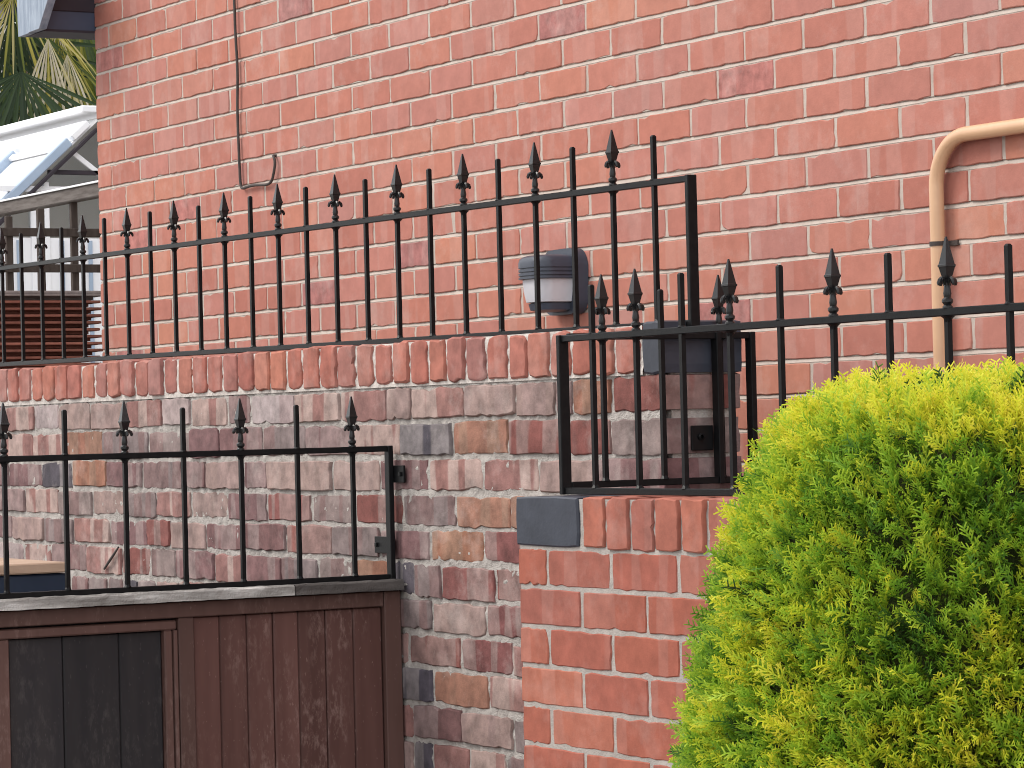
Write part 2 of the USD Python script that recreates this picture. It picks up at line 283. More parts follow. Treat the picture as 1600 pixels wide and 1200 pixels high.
# ------------------------------------------------------------------ the house: side wall of pink-red stretcher bricks
house = thing('brick_house', 'pale red brick house wall with cream mortar rising behind the railings', 'house')
NJ, K0, K1 = 30, -20, 22
prof = []                                               # weather-struck bed joints: deep under each brick, flush at the foot
for k in range(K0, K1 + 1):
    zb = ZH - k * CO
    prof += [(zb + 0.0058, 0.0055), (zb - 0.0045, 0.0010), (zb - 0.0046, 0.0020), (zb - CO + 0.0059, 0.0020)]
prof = np.array(prof); nP = len(prof)
xs = np.linspace(XH + 0.004, XH + NJ * 3 * CO, 120)
g_ = np.random.default_rng(5)
vv = np.array([[x, YH + d, z + 0.0009 * math.sin(x * 9 + i * 1.7)] for x in xs for i, (z, d) in enumerate(prof)])
ii, jj = np.meshgrid(np.arange(len(xs) - 1), np.arange(nP - 1), indexing='ij'); a = (ii * nP + jj).ravel()
ff = np.vstack([np.c_[a, a + nP + 1, a + nP], np.c_[a, a + 1, a + nP + 1]])
obj('mortar', [trimesh.Trimesh(vv, ff, process=False)], M['house_mortar'], house)
obj('wall', box(XH + 0.006, XH + NJ * 3 * CO, YH + 0.012, YH + 7, 0.03, ZH - K0 * CO), M['house_mortar'], house)
cells = []
for k in range(K0, K1):
    zt, zb = ZH - k * CO, ZH - (k + 1) * CO
    x = 0.0; half = (k % 2 != 0)
    edges = [0.0] + [(i + 0.5 if half else i + 1.0) for i in range(NJ)]
    for a_, b_ in zip(edges[:-1], edges[1:]):
        x0, x1 = XH + a_ * 3 * CO, XH + b_ * 3 * CO
        cx, cy = pix(((x0 + x1) / 2, YH, (zt + zb) / 2))
        pa, pb = pix((x0, YH, zt)), pix((x1, YH, zb))
        w = max(0, min(pb[0], 1600) - max(pa[0], 0)); h = max(0, min(pb[1], 1200) - max(pa[1], 0))
        hid = (cx > 1200 and cy > 620) or (cx < 1160 and cy > 575 - 0.03 * cx + 25) or cy > 700
        cells.append((0 if hid else w * h, k, x0, x1, zb, zt, len(cells)))
keep = {c[-1] for c in sorted(cells, key=lambda c: -c[0])[:300] if c[0] > 0}
rng = random.Random(3); rest = []
for area, k, x0, x1, zb, zt, i in cells:
    e = 0.0045
    m = brick(x0 + (e if x0 > XH + .01 else 0), x1 - e + rng.uniform(-.0022, .0012), zb + 0.0045, zt - 0.0055, YH + rng.uniform(-0.0012, 0.0012), depth=0.03 if area else 0.03, ch=0.0018, jit=0.0008, seed=i, nx=9, nz=4, chips=.025)
    dark = rng.random() < 0.03
    if i in keep: obj('brick', m, M['house_dark_brick' if dark else 'house_brick'], house)
    else: rest.append(m)
obj('brickwork', rest, M['house_brick'], house, kind='stuff')
# boxed eaves end at the top left corner of the house
ye = YH - 0.186
qa, qb = atY(68, 45, ye), atY(34, 58, ye)
xe1, xe0, ze = min(qa[0], XH - .003), qb[0], (qa[2] + qb[2]) / 2
def fp(px, py): q = atY(px, py, ye); return [q[0], q[2]]
ev = obj('eaves', [box(xe0 + .004, xe1, ye + 0.011, YH + 4, ze + 0.066, ze + 0.6, .003), box(xe0 + .004, xe1, ye + 0.011, YH + 4, ze - .002, ze + 0.006)], M['soffit_dark'], house)
obj('fascia_board', [prism([fp(34, 58), fp(50, 52), fp(68, -14), fp(76, -90), fp(28, -90)], ye - 0.012, ye + 0.010), prism([fp(51.5, 51), fp(68, 45), fp(86, -14), fp(104, -90), fp(78, -90), fp(69.5, -14)], ye - 0.016, ye + 0.0105)], M['fascia'], ev)
obj('soffit_panel', box(xe0 + .006, xe1 - .004, ye + 0.0125, YH + 4, ze + 0.0065, ze + 0.0655), M['soffit_blue'], ev)

# ------------------------------------------------------------------ old retaining wall of mixed bricks
rw = thing('retaining_wall', 'old retaining wall of weathered mixed purple, buff and ochre bricks under a brick-on-edge coping', 'wall')
ZR = [atY(700, y, YM)[2] for y in (656, 714, 770, 824, 879, 937, 991, 1047, 1105, 1162)]
z_cb, z_ct = atY(600, 604, YM)[2], atY(600, 535, YM)[2]
ZR = [z_cb] + ZR + [ZR[-1] - 0.079 * i for i in (1, 2, 3)]
rows = [
 ([-40, 7, 52, 90, 140, 197, 252, 297, 354, 390, 460, 531, 604, 642, 724, 806, 868, 895, 955], 'kkwbbkwkpwkkbkbbgor'),
 ([-40, 5, 52, 100, 160, 231, 295, 342, 409, 476, 550, 624, 706, 794, 886, 955], 'pkkoggppgpkdorrg'),
 ([-30, 13, 64, 112, 166, 221, 283, 321, 379, 416, 519, 592, 669, 754, 840, 930], 'ppdopgpbpbbpkkbp'),
 ([-10, 39, 91, 144, 194, 244, 298, 355, 417, 486, 555, 628, 711, 797, 880, 960], 'pkgbgkbprgrgoopr'),
 ([-30, 19, 69, 115, 172, 229, 266, 321, 379, 446, 519, 592, 671, 755, 840, 925], 'pbgkprbpprgporrp'),
 ([-10, 37, 80, 135, 190, 235, 275, 335, 380, 440, 497, 551, 612, 647, 690, 772, 860, 945], 'wkpkrgpkpggodgrrgp'),
 ([80, 112, 138, 168, 192, 214, 245, 280, 325, 372, 422, 478, 520, 560, 612, 675, 759, 845, 930], 'kpggdgbkpgkprpgbrrgp'), ([560, 600, 637, 719, 800, 890, 960], 'prrrkpg'), ([585, 600, 676, 762, 850, 930], 'gdokpr'),
 ([560, 610, 645, 721, 800, 890], 'gkpbgp'), ([600, 646, 676, 732, 790, 850, 930], 'bdkkgpr'), ([560, 605, 690, 770, 850, 930], 'pgrbkg'), ([600, 650, 735, 815, 900], 'rpgkp')]
rng = random.Random(11); si = 5000
for r, (js, codes) in enumerate(rows):
    zt, zb = ZR[r], ZR[r + 1]; zm = (zt + zb) / 2
    ypx = pix((-6.5, YM, zm))[1]
    X = [atY(px, ypx, YM)[0] for px in js] + [XM_END]
    for i, (x0, x1) in enumerate(zip(X[:-1], X[1:])):
        last = i == len(X) - 2
        e = rng.uniform(0.003, 0.0058); wob = rng.uniform(-.003, .003)
        m = brick(x0 + e, x1 - (0 if last else e), zb + rng.uniform(.0028, .0055) + wob, zt - rng.uniform(.0045, .0085) + wob, YM + rng.uniform(-0.004, 0.003), depth=(YM_BACK - YM) if last else 0.05,
                  ch=rng.uniform(.0018, .0036), jit=0.0013, seed=si, nx=9, nz=4, bulge=0.0004, chips=.05); si += 1
        obj('brick', m, OLD[codes[i]], rw, smooth=40)
hm = heightfield(-9.4, XM_END - 0.012, 0.3, z_cb + 0.004, YM + 0.0045, 0.007, 0.004, 7, freq=55)
obj('mortar', hm, M['old_mortar'], rw)
obj('wall_core', box(-9.4, XM_END - 0.008, YM + 0.022, YM_BACK - 0.006, 0.05, z_ct - 0.012), M['old_mortar'], rw)
xj = [atY(px, 570, YM)[0] for px in (424, 449, 474, 501, 529, 557.5, 586, 615, 642, 671, 700, 730, 762.5, 796, 827, 862, 895, 928, 963, 1003)]
while xj[0] > -9.3: xj.insert(0, xj[0] - rng.uniform(.086, .096))
for x0, x1 in zip(xj[:-1], xj[1:]):
    e = rng.uniform(.0045, .0068)
    sl = 0.004 * (x0 + 7) / -2
    obj('coping_brick', brick(x0 + e, x1 - e, z_cb + 0.003 + rng.uniform(0, .004) + sl, z_ct + rng.uniform(-.003, .003) + sl, YM - 0.006 + rng.uniform(-.003, .003), depth=YM_BACK - YM + .005, ch=rng.uniform(.003, .0048), jit=.0012, seed=si, nx=3, nz=7, chips=.1), M['coping_brick'], rw, smooth=40); si += 1
obj('coping_mortar', heightfield(-9.3, xj[-1] + .004, z_cb - 0.002, z_ct - 0.004, YM + 0.0005, 0.006, 0.0035, 9, freq=70), M['coping_mortar'], rw)
obj('corner_block', brick(xj[-1] + 0.006, XM_END + 0.003, z_cb - 0.002, z_ct + 0.002, YM - 0.004, depth=YM_BACK - YM + 0.008, ch=.004, jit=.001, seed=si, nx=4, nz=5), M['slate_block'], rw, label='dark slate-blue engineering brick block')
# ------------------------------------------------------------------ front wall of smooth red bricks
fw = thing('front_wall', 'low front wall of smooth deep red bricks left of the clipped bush', 'wall')
XF = atY(812.5, 950, YF)[0]; XF1 = -3.0
zf = [atY(912, y, YF)[2] for y in (858.5, 922.5, 984.5, 1047, 1110, 1174)]; dz = (zf[0] - zf[-1]) / 5
zf_top = atY(870, 776, YF)[2]
rng = random.Random(21)
for r in range(9):
    zt, zb = zf[0] - r * dz, zf[0] - (r + 1) * dz
    x = XF; first = True
    while x < XF1:
        w = (0.106 if r % 2 == 0 else 0.2265) if first else 0.2265
        e0 = 0 if first else 0.005
        obj('brick', brick(x + e0, x + w - 0.005, zb + 0.0040, zt - 0.0040, YF + rng.uniform(-.0012, .0012), depth=.1, ch=.002, jit=.0009, seed=si, nx=10, nz=4, chips=.03), M['front_brick'], fw); si += 1
        x += w; first = False
obj('mortar', heightfield(XF + 0.003, XF1, zf[0] - 9 * dz, zf[0] + 0.006, YF + 0.0022, 0.012, 0.0011, 3), M['front_mortar'], fw)
obj('wall_core', box(XF + 0.004, XF1, YF + 0.012, YF + 0.212, 0.04, zf_top - 0.012), M['front_mortar'], fw)
x = atY(906, 810, YF)[0]
obj('corner_block', brick(XF - 0.004, x - 0.004, zf[0] + 0.003, zf_top, YF - 0.003, depth=.216, ch=.003, jit=.0008, seed=si, nx=6, nz=4), M['slate_block'], fw, label='dark slate-blue engineering brick block')
pj = [atY(px, 810, YF)[0] for px in (909, 947, 984.5, 1023, 1065, 1105.6)]
while pj[-1] < XF1: pj.append(pj[-1] + .0855)
for x0, x1 in zip(pj[:-1], pj[1:]):
    e = rng.uniform(.0035, .0065)
    obj('coping_brick', brick(x0 + e, x1 - e, zf[0] + .002 + rng.uniform(-.003, .003), zf_top + rng.uniform(-.002, .002), YF - .004 + rng.uniform(-.002, .002), depth=.214, ch=.0028, jit=.0011, seed=si, nx=3, nz=7, chips=.08), M['front_coping_brick'], fw, smooth=40); si += 1
obj('coping_mortar', heightfield(x - .01, XF1, zf[0] - .003, zf_top - .004, YF + .003, .012, .002, 4), M['front_mortar'], fw)

# ------------------------------------------------------------------ iron railings
def lathe(prof, sides=12):
    p = np.array(prof); an = np.arange(sides) * 2 * np.pi / sides
    v = np.array([[r * math.cos(t), r * math.sin(t), z] for z, r in p for t in an]); f = []
    for i in range(len(p) - 1):
        for j in range(sides):
            k = (j + 1) % sides; f += [[i * sides + j, i * sides + k, (i + 1) * sides + k], [i * sides + j, (i + 1) * sides + k, (i + 1) * sides + j]]
    return trimesh.Trimesh(v, f, process=False)
def pyramid(stations):
    v, f = [], []
    for z, h in stations: v += [[-h, -h, z], [h, -h, z], [h, h, z], [-h, h, z]]
    for i in range(len(stations) - 1):
        for j in range(4):
            k = (j + 1) % 4; f += [[4 * i + j, 4 * i + k, 4 * i + 4 + k], [4 * i + j, 4 * i + 4 + k, 4 * i + 4 + j]]
    o = 4 * (len(stations) - 1); f += [[o, o + 1, o + 2], [o, o + 2, o + 3]]
    m = trimesh.Trimesh(v, f, process=False); m.unmerge_vertices(); return m
def make_finial():
    parts = [lathe([(0, .0085), (.003, .0085), (.006, .0060), (.010, .0092), (.014, .0092), (.0175, .0058), (.024, .0068), (.032, .0056), (.040, .0048)]),
             pyramid([(.036, .0045), (.046, .0050), (.0655, .0092), (.0665, .0102), (.0695, .0102), (.0705, .0090), (.112, .0016), (.114, .0012)])]
    for t in range(4):
        arc = [(.003, .038), (.007, .0455), (.011, .0475), (.0145, .045), (.0165, .040), (.0165, .0365)]
        pts = np.array([[r * math.cos(t * math.pi / 2), r * math.sin(t * math.pi / 2), z] for r, z in arc])
        parts.append(tube(pts, [.0028, .0036, .0040, .0040, .0036, .0022], 6))
    return trimesh.util.concatenate(parts)
FIN = make_finial()
def rot_z(m, a): m = m.copy(); m.apply_transform(trimesh.transformations.rotation_matrix(a, [0, 0, 1])); return m
def square_bar(p, z0, z1, s, ang=0, top_bevel=True):
    st = [(z0, s / 2)] + ([(z1 - .003, s / 2), (z1, s / 2 - .002)] if top_bevel else [(z1, s / 2)])
    m = rot_z(pyramid(st), ang); m.apply_translation([p[0], p[1], 0]); return m
def railing(t, P0, P1, zb, zt, bars, posts, bar_s=.0092, plain_up=.100, rail=(.012, .013), post=(.012, .022), zslope=(0, 0)):
    """bars: list of (distance along, 'f' or 'p'); posts: distances along. P0->P1 horizontal line; zb, zt rail centre heights at P0, zslope: rise at P1"""
    P0, P1 = np.array(P0, float), np.array(P1, float); D = P1 - P0; Ln = np.linalg.norm(D); D /= Ln; ang = math.atan2(D[1], D[0])
    def at(s, z0, k): q = P0 + D * s; return np.array([q[0], q[1], z0 + zslope[k] * s / Ln])
    obj('top_rail', beam(at(0, zt, 1), at(Ln, zt, 1), rail[0], rail[1], c=.0015), M['black_iron'], t)
    obj('bottom_rail', beam(at(0, zb, 0), at(Ln, zb, 0), rail[0], rail[1], c=.0015), M['black_iron'], t)
    r = random.Random(int(abs(P0[0]) * 1000))
    for s, kind in bars:
        q = at(s, zb, 0); qt = at(s, zt, 1)
        foot = lathe([(rail[1] / 2 - .0005, bar_s * r.uniform(.85, 1.05)), (rail[1] / 2 + .0025, bar_s * .78), (rail[1] / 2 + .006, bar_s * .55)], 8); foot.apply_translation(q)
        if kind == 'f':
            col = lathe([(-.016, bar_s * .62), (-.0105, bar_s * .8), (-.0065, bar_s * 1.35)], 10); col.apply_translation(qt)
            b = obj('bar', [square_bar(q, q[2] - .004, qt[2] + .002, bar_s, ang, False), col, foot], M['black_iron'], t)
            f = rot_z(FIN, ang + r.uniform(-.06, .06)); f.apply_translation(qt + [0, 0, .0055])
            obj('finial', f, M['gloss_iron'], b, smooth=35)
        else:
            col = lathe([(.0060, bar_s * .95), (.0095, bar_s * .62)], 10); col.apply_translation(qt)
            lean = r.uniform(-.004, .004)
            obj('bar', [square_bar(q, q[2] - .004, qt[2] + plain_up + lean, bar_s, ang), col, foot], M['black_iron'], t)
    for s in posts:
        q = at(s, zb, 0); qt = at(s, zt, 1)
        w = post[0]; 
        c, sn = D * w / 2, np.array([-D[1], D[0], 0]) * post[1] / 2
        obj('post', beam([q[0], q[1], q[2] - rail[1] / 2 - .0005], [q[0], q[1], qt[2] + rail[1] / 2 + .0005], post[1], post[0], up=D, c=.0015), M['black_iron'], t)

# upper railing on the old wall
YA = YM + 0.06
t = thing('upper_railing', 'long black spiked iron railing standing on the old wall coping', 'railing')
zbA = (atY(200, 555, YA)[2] + atY(800, 518, YA)[2]) / 2; ztA0, ztA1 = atY(0, 417.7, YA)[2], atY(1072, 279.5, YA)[2]
xa = [atY(x, 400, YA)[0] for x in (3, 33, 66, 95, 130, 163, 198, 237, 272, 313, 350, 392, 435, 480, 524, 575, 623, 674, 727, 783, 840, 898, 959, 1022)]
fit = np.polyfit(np.arange(len(xa)), xa, 1); xa = np.polyval(fit, np.arange(-3, len(xa)))
XA0 = xa[0] - .1; XA1 = atY(1082, 400, YA)[0]
zb0, zb1 = atY(0, 568, YA)[2], atY(1072, 505.5, YA)[2]
railing(t, (XA0, YA, 0), (XA1, YA, 0), zb0, ztA0, [(x - XA0, 'pf'[i % 2]) for i, x in enumerate(xa)], [XA1 - XA0], zslope=(zb1 - zb0, ztA1 - ztA0), plain_up=.098)
# front railing on the red wall and its short return towards the house
YB = YF + 0.05
t = thing('front_railing', 'black spiked iron railing on the red front wall, running behind the bush', 'railing')
XB0 = atY(880, 600, YB)[0]; XB1 = -3.1
xb = [atY(x, 500, YB)[0] for x in (925, 995, 1065, 1140, 1218, 1300, 1390, 1482, 1580)]
fit = np.polyfit(np.arange(len(xb)), xb, 1); xb = np.polyval(fit, np.arange(0, 13))
railing(t, (XB0, YB, 0), (XB1, YB, 0), atY(873, 767, YB)[2], 1.7655, [(x - XB0, 'pf'[i % 2]) for i, x in enumerate(xb) if x < XB1], [0])
t = thing('return_railing', 'short black iron railing panel turning back past the old wall end', 'railing')
yc = [atX(px, 600, XB0)[1] for px in (943, 1035, 1126, 1174, 1121)]
railing(t, (XB0, YB + .012, 0), (XB0, yc[3], 0), 1.486, 1.7695, [(y - YB - .012, k) for y, k in zip(yc[:3], 'fpf')], [yc[3] - YB - .012, yc[4] - YB - .012], plain_up=.09)
lug = [box(XB0 - .018, XB0 - .012, yc[4] - .055, yc[4] - .004, 1.545, 1.594, .002), lathe([(-.003, .007), (.003, .007), (.005, .004)], 8)]
lug[1].apply_transform(trimesh.transformations.rotation_matrix(math.pi / 2, [0, 1, 0])); lug[1].apply_translation([XB0 - .011, yc[4] - .035, 1.572])
obj('fixing_lug', lug, M['black_iron'], t)
# railing on top of the timber screen
XL = XG - 0.02
t = thing('screen_railing', 'black spiked iron railing standing on the grey cap of the timber screen', 'railing')
yl = [atX(px, 650, XL)[1] for px in (3, 100, 195, 287, 376, 462, 548)]
fit = np.polyfit(np.arange(7), yl, 1); yl = np.polyval(fit, np.arange(-3, 7)); YL1 = atX(609.5, 800, XL)[1]; YL0 = yl[0] - .06
zbl, ztl = atX(300, 917, XL)[2], atX(300, 709.5, XL)[2]
railing(t, (XL, YL0, 0), (XL, YL1, 0), zbl, ztl, [(y - YL0, 'pf'[i % 2]) for i, y in enumerate(yl)], [YL1 - YL0], plain_up=.1)
for (pa, pb, ya, yb_) in ((622, 633, 727, 754), ):
    za, zb_ = atY(pa, ya, YM)[2], atY(pa, yb_, YM)[2]; x0 = XL + .010; x1 = atY(633, 740, YM - .004)[0]
    obj('fixing_lug', [box(x0 - .012, x1, YM - .008, YM - .003, zb_, za, .001), box(x0 - .014, x0 - .006, YL1, YM - .004, zb_, za, .001), beam([x1 - .014, YM - .013, (za + zb_) / 2], [x1 - .014, YM - .007, (za + zb_) / 2], .01, .01, c=.002)], M['black_iron'], t)
za, zb_ = atY(600, 838, YM)[2], atY(600, 864, YM)[2]; x0 = atY(590, 850, YM)[0]
obj('fixing_lug', [box(x0, XL - .006, YM - .008, YM - .003, zb_, za, .001), box(XL - .014, XL - .006, YL1, YM - .004, zb_, za, .001), beam([x0 + .012, YM - .013, (za + zb_) / 2], [x0 + .012, YM - .007, (za + zb_) / 2], .01, .01, c=.002)], M['black_iron'], t)

# ------------------------------------------------------------------ timber screen with the dark door
ts = thing('timber_screen', 'brown painted plank screen with a black boarded door and grey weathered cap', 'timber screen')
def sy(px, py=1000, X=XG): return atX(px, py, X)[1]
def sz(px, py, X=XG): return atX(px, py, X)[2]
Y0 = sy(-130); YE = min(sy(628), YM - .004); ZB = 0.05
z_cap_t, z_cap_b = sz(300, 921), sz(300, 938.5); z_tr_b = sz(300, 964); z_door_t = sz(150, 991.5); z_mould_t = sz(150, 976)
# weathered cap with a split front edge
capn = 60; yv = np.linspace(Y0, YM - .006, capn); g_ = np.random.default_rng(8)
sec = lambda i: [(-.085, z_cap_b), (.022 + g_.uniform(-.0012, .0012), z_cap_b + g_.uniform(0, .0012)), (.022 + g_.uniform(-.0025, .001), z_cap_t - .004), (.016 + g_.uniform(-.003, .002), z_cap_t + g_.uniform(-.0015, .0008)), (-.085, z_cap_t)]
v = []; f = []
for i, y in enumerate(yv): v += [[XG + a, y, b] for a, b in sec(i)]
for i in range(capn - 1):
    for j in range(5):
        k = (j + 1) % 5; f += [[5 * i + j, 5 * i + k, 5 * i + 5 + k], [5 * i + j, 5 * i + 5 + k, 5 * i + 5 + j]]
o = 5 * (capn - 1); f += [[0, 2, 1], [0, 3, 2], [0, 4, 3], [o, o + 1, o + 2], [o, o + 2, o + 3], [o, o + 3, o + 4]]
cap = trimesh.Trimesh(v, f, process=False); trimesh.repair.fix_normals(cap)
yc_cut = sy(456)
for half, m_ in ((0, 'grey_wood'), (1, 'dark_cap')):
    pc_ = trimesh.intersections.slice_mesh_plane(cap, [0, -1 if half == 0 else 1, 0], [0, yc_cut + (-.0008 if half == 0 else .0008), 0], cap=False)
    obj('cap_board', pc_, M[m_], ts, label='dark weathered end of the cap board' if half else None)
obj('top_rail', box(XG - .05, XG, Y0, sy(601), z_tr_b, z_cap_b - .002, .002), M['brown_frame'], ts)
obj('end_post', box(XG - .05, XG + .001, sy(602), YE, ZB, z_cap_b - .002, .002), M['brown_frame'], ts)
obj('stile', box(XG - .05, XG - .001, sy(280), sy(304), ZB, z_tr_b - .001, .002), M['brown_frame'], ts)
def plank(y0, y1, z0, z1, x, mat, c=.003, par=ts):
    obj('plank', box(x - .018, x + random.Random(int(y0 * 1e4)).uniform(-.0012, .0012), y0 + .0006, y1 - .0006, z0, z1, c), M[mat], par)
pl = [304.5, 347, 390, 431, 470, 513, 556, 601]
for a_, b_ in zip(pl[:-1], pl[1:]): plank(sy(a_), sy(b_), ZB, z_tr_b - .0012, XG - .012, 'brown_paint')
obj('backing_board', box(XG - .049, XG - .034, Y0, YE, ZB, z_tr_b - .002), M['black_paint'], ts)
fr = obj('door_frame', [box(XG - .05, XG - .008, Y0, sy(279), z_door_t, z_mould_t, .003), box(XG - .05, XG - .008, sy(259.5), sy(272), ZB, z_door_t - .0005, .003), box(XG - .05, XG - .003, sy(273), sy(279), ZB, z_door_t - .0005, .002),
     box(XG - .05, XG - .002, Y0, sy(279), z_mould_t + .004, z_tr_b - .001, .002)], M['brown_frame'], ts)
door = obj('door', box(XG - .047, XG - .041, sy(-125), sy(259), ZB, z_door_t - .001), M['black_paint'], ts, label='black boarded door')
obj('left_stile', box(XG - .05, XG - .012, sy(-128), sy(17), ZB, z_door_t - .001, .002), M['brown_frame'], ts)
dl = [18, 104, 192, 259]
for a_, b_ in zip(dl[:-1], dl[1:]): plank(sy(a_), sy(b_), ZB, z_door_t - .0012, XG - .022, 'black_paint', c=.0028, par=door)

# ------------------------------------------------------------------ wall light on the house
wl = thing('wall_light', 'navy ribbed bulkhead wall light with frosted diffuser behind the upper railing', 'wall light')
lx1 = atY(914, 430, YH)[0]; lx0 = lx1 - .135; ly0 = YH - .128
def rr_plan(x0, x1, y0, y1, r, n=6):
    pts = [(x1, y1), (x0, y1)]
    for cx, cy, a0 in ((x0 + r, y0 + r, math.pi), (x1 - r, y0 + r, 1.5 * math.pi)):
        pts += [(cx + r * math.cos(a0 + a), cy + r * math.sin(a0 + a)) for a in np.linspace(0, math.pi / 2, n)]
    return np.array(pts)
def loft(layers, cap=True):
    n = len(layers[0][0]); v = np.vstack([np.c_[p, np.full(n, z)] for p, z in layers]); f = []
    for i in range(len(layers) - 1):
        for j in range(n):
            k = (j + 1) % n; f += [[i * n + j, i * n + k, (i + 1) * n + k], [i * n + j, (i + 1) * n + k, (i + 1) * n + j]]
    for j in range(1, n - 1): f += [[0, j + 1, j], [(len(layers) - 1) * n, (len(layers) - 1) * n + j, (len(layers) - 1) * n + j + 1]]
    return trimesh.Trimesh(v, f, process=False)
def shrink(d): return rr_plan(lx0 + d, lx1 - d, ly0 + d, YH - .010, .042 - d * .5)
zl = lambda py: atY(890, py, ly0 + .03)[2]
z1, z2, z3, z4 = zl(393), zl(431), zl(470), zl(483)
lay = []; n_r = 3
rib = (z1 - .030 - z2) / n_r
zc = z2; lay.append((shrink(.003), zc))
for i in range(n_r):
    lay += [(shrink(.001), zc + .001), (shrink(.001), zc + rib - .0034), (shrink(.0042), zc + rib - .0030), (shrink(.0042), zc + rib - .0008), (shrink(.001), zc + rib - .0004)]; zc += rib
lay += [(shrink(.001), z1 - .018), (shrink(.004), z1 - .008), (shrink(.010), z1 - .003), (shrink(.020), z1)]
obj('cap', loft(lay), M['lamp_plastic'], wl, smooth=35)
obj('diffuser', loft([(shrink(.028), z3 + .0005), (shrink(.016), z3 + .004), (shrink(.011), (z2 + z3) / 2), (shrink(.009), z2 - .0005)]), M['diffuser'], wl, smooth=35)
obj('bottom_lip', loft([(shrink(.040), z4), (shrink(.024), z4 + .004), (shrink(.020), z3)]), M['lamp_plastic'], wl, smooth=35)
n = 28; pts = []
for k in range(n):
    a_ = 2 * math.pi * k / n; ca, sa = math.cos(a_), math.sin(a_); r_ = .045
    pts.append(((lx0 + lx1) / 2 + math.copysign((lx1 - lx0) / 2 + .018 - r_, ca) + r_ * ca, (z1 + z4) / 2 + .004 + math.copysign((z1 - z4) / 2 + .012 - r_, sa) + r_ * sa))
obj('back_plate', prism(pts, YH - .030, YH - .0015), M['lamp_plastic'], wl, smooth=40)

# ------------------------------------------------------------------ cream pipe, cable, twig
pp = thing('gas_pipe', 'cream yellow pipe bending along the house wall above the bush', 'pipe')
yp = YH - .021
pts = [atY(1471, 700, yp), atY(1468, 560, yp), atY(1465, 400, yp)]
xv = atY(1464, 330, yp)[0]; zA = atY(1464, 292, yp)[2]; pts = [np.array([xv, yp, 1.40]), np.array([xv, yp, zA - .12]), np.array([xv, yp, zA])]
zT = atY(1600, 196, yp)[2]; R_ = zT - zA
for a_ in np.linspace(0.12, math.pi / 2, 12): pts.append(np.array([xv + R_ * (1 - math.cos(a_)), yp, zA + R_ * math.sin(a_)]))
pts += [np.array([xv + R_ + .3, yp, zT]), np.array([xv + R_ + 1.2, yp, zT])]
obj('pipe', tube(pts, .0152, 20), M['pipe_paint'], pp, smooth=True)
zc = atY(1465, 381, yp)[2]
obj('clip', [tube([[xv, yp, zc - .0045], [xv, yp, zc + .0045]], .0172, 20), box(xv + .012, xv + .045, YH - .006, YH - .0015, zc - .005, zc + .005), box(xv + .010, xv + .018, yp, YH - .002, zc - .005, zc + .005)], M['cable_black'], pp, smooth=35)
cp = [(362, -60), (366, 0), (368, 55), (371, 110), (371, 170), (373, 230), (375, 275), (377, 292), (381, 294), (390, 291), (404, 289), (418, 288), (425, 281), (428, 268), (429.5, 255), (428, 246), (426, 243)]
from scipy.interpolate import CubicSpline
P = np.array([atY(x, y, YH - .009) for x, y in cp]); sp = CubicSpline(np.arange(len(cp)), P); P = sp(np.linspace(0, len(cp) - 1, 90)); P[-4:, 1] += np.linspace(0, .012, 4)
tag(obj('hanging_cable', tube(P, .0042, 8), M['cable_black'], smooth=True), 'thin dark cable running down the house wall and hooking up at its end', 'cable')
P = np.array([atY(163, 889, YM - .006), atY(170, 878, YM - .012), atY(178, 866, YM - .009), atY(185, 855, YM - .012)])
tag(obj('twig', tube(P, [.003, .0038, .0035, .0025], 6), M['cable_black'], smooth=True), 'short dark stick leaning on the old wall behind the screen railing', 'twig')
P = np.array([atY(158, 868, YM - .004), atY(160.5, 862, YM - .010), atY(163, 852, YM - .004)])

# ------------------------------------------------------------------ storage box behind the screen railing
sb = thing('storage_box', 'navy storage box with tan board lid behind the screen railing', 'box')
xs0 = XG - .45; yb1 = atX(107, 890, xs0)[1]
zt_, zl_, zb_ = atX(50, 880.5, xs0)[2], atX(50, 897, xs0)[2], .1
obj('body', box(xs0 - .5, xs0 - .006, yb1 - 1.2, min(yb1 + .004, YM - .03), zb_, zl_ - .002, .004), M['navy_plastic'], sb)
obj('lid', box(xs0 - .51, xs0, yb1 - 1.2, yb1 - .002, zl_, zt_, .003), M['tan_board'], sb)

# ------------------------------------------------------------------ stacked roof tiles by the house corner
xt = -9.72; yt1 = atX(160, 480, xt)[1]; z0, zN = atX(70, 566, xt)[2], atX(70, 457, xt)[2]
nT = 10; pt = (zN - z0) / nT; rng = random.Random(4)
for k in range(nT + 2):
    z = z0 + (k - 2) * pt; d = rng.uniform(-.010, .006); top = k == nT + 1
    y1 = yt1 + d - (.0 if not top else -.01)
    sl = [box(xt - .33, xt + rng.uniform(-.006, .006), y1 - .425, y1, z + pt * .48, z + pt * .88, .003), box(xt - .315, xt - .045, y1 - .415, y1 - .025, z + .0005, z + pt * .5 + .001)]
    if top: sl.append(box(xt - .33, xt + .004, y1 - .43, y1 + .008, z + pt * .86, z + pt * 1.25, .003))
    p = obj('roof_tile', sl, M['tile_grey'] if top else M['clay_tile'])
    if top: tag(p, 'grey-topped uppermost tile of the stack beside the house corner', 'roof tile', 'roof tiles stacked by the house corner')
    else: tag(p, 'reddish clay roof tile in the stack beside the house corner, under its top tile', 'roof tile', 'roof tiles stacked by the house corner')

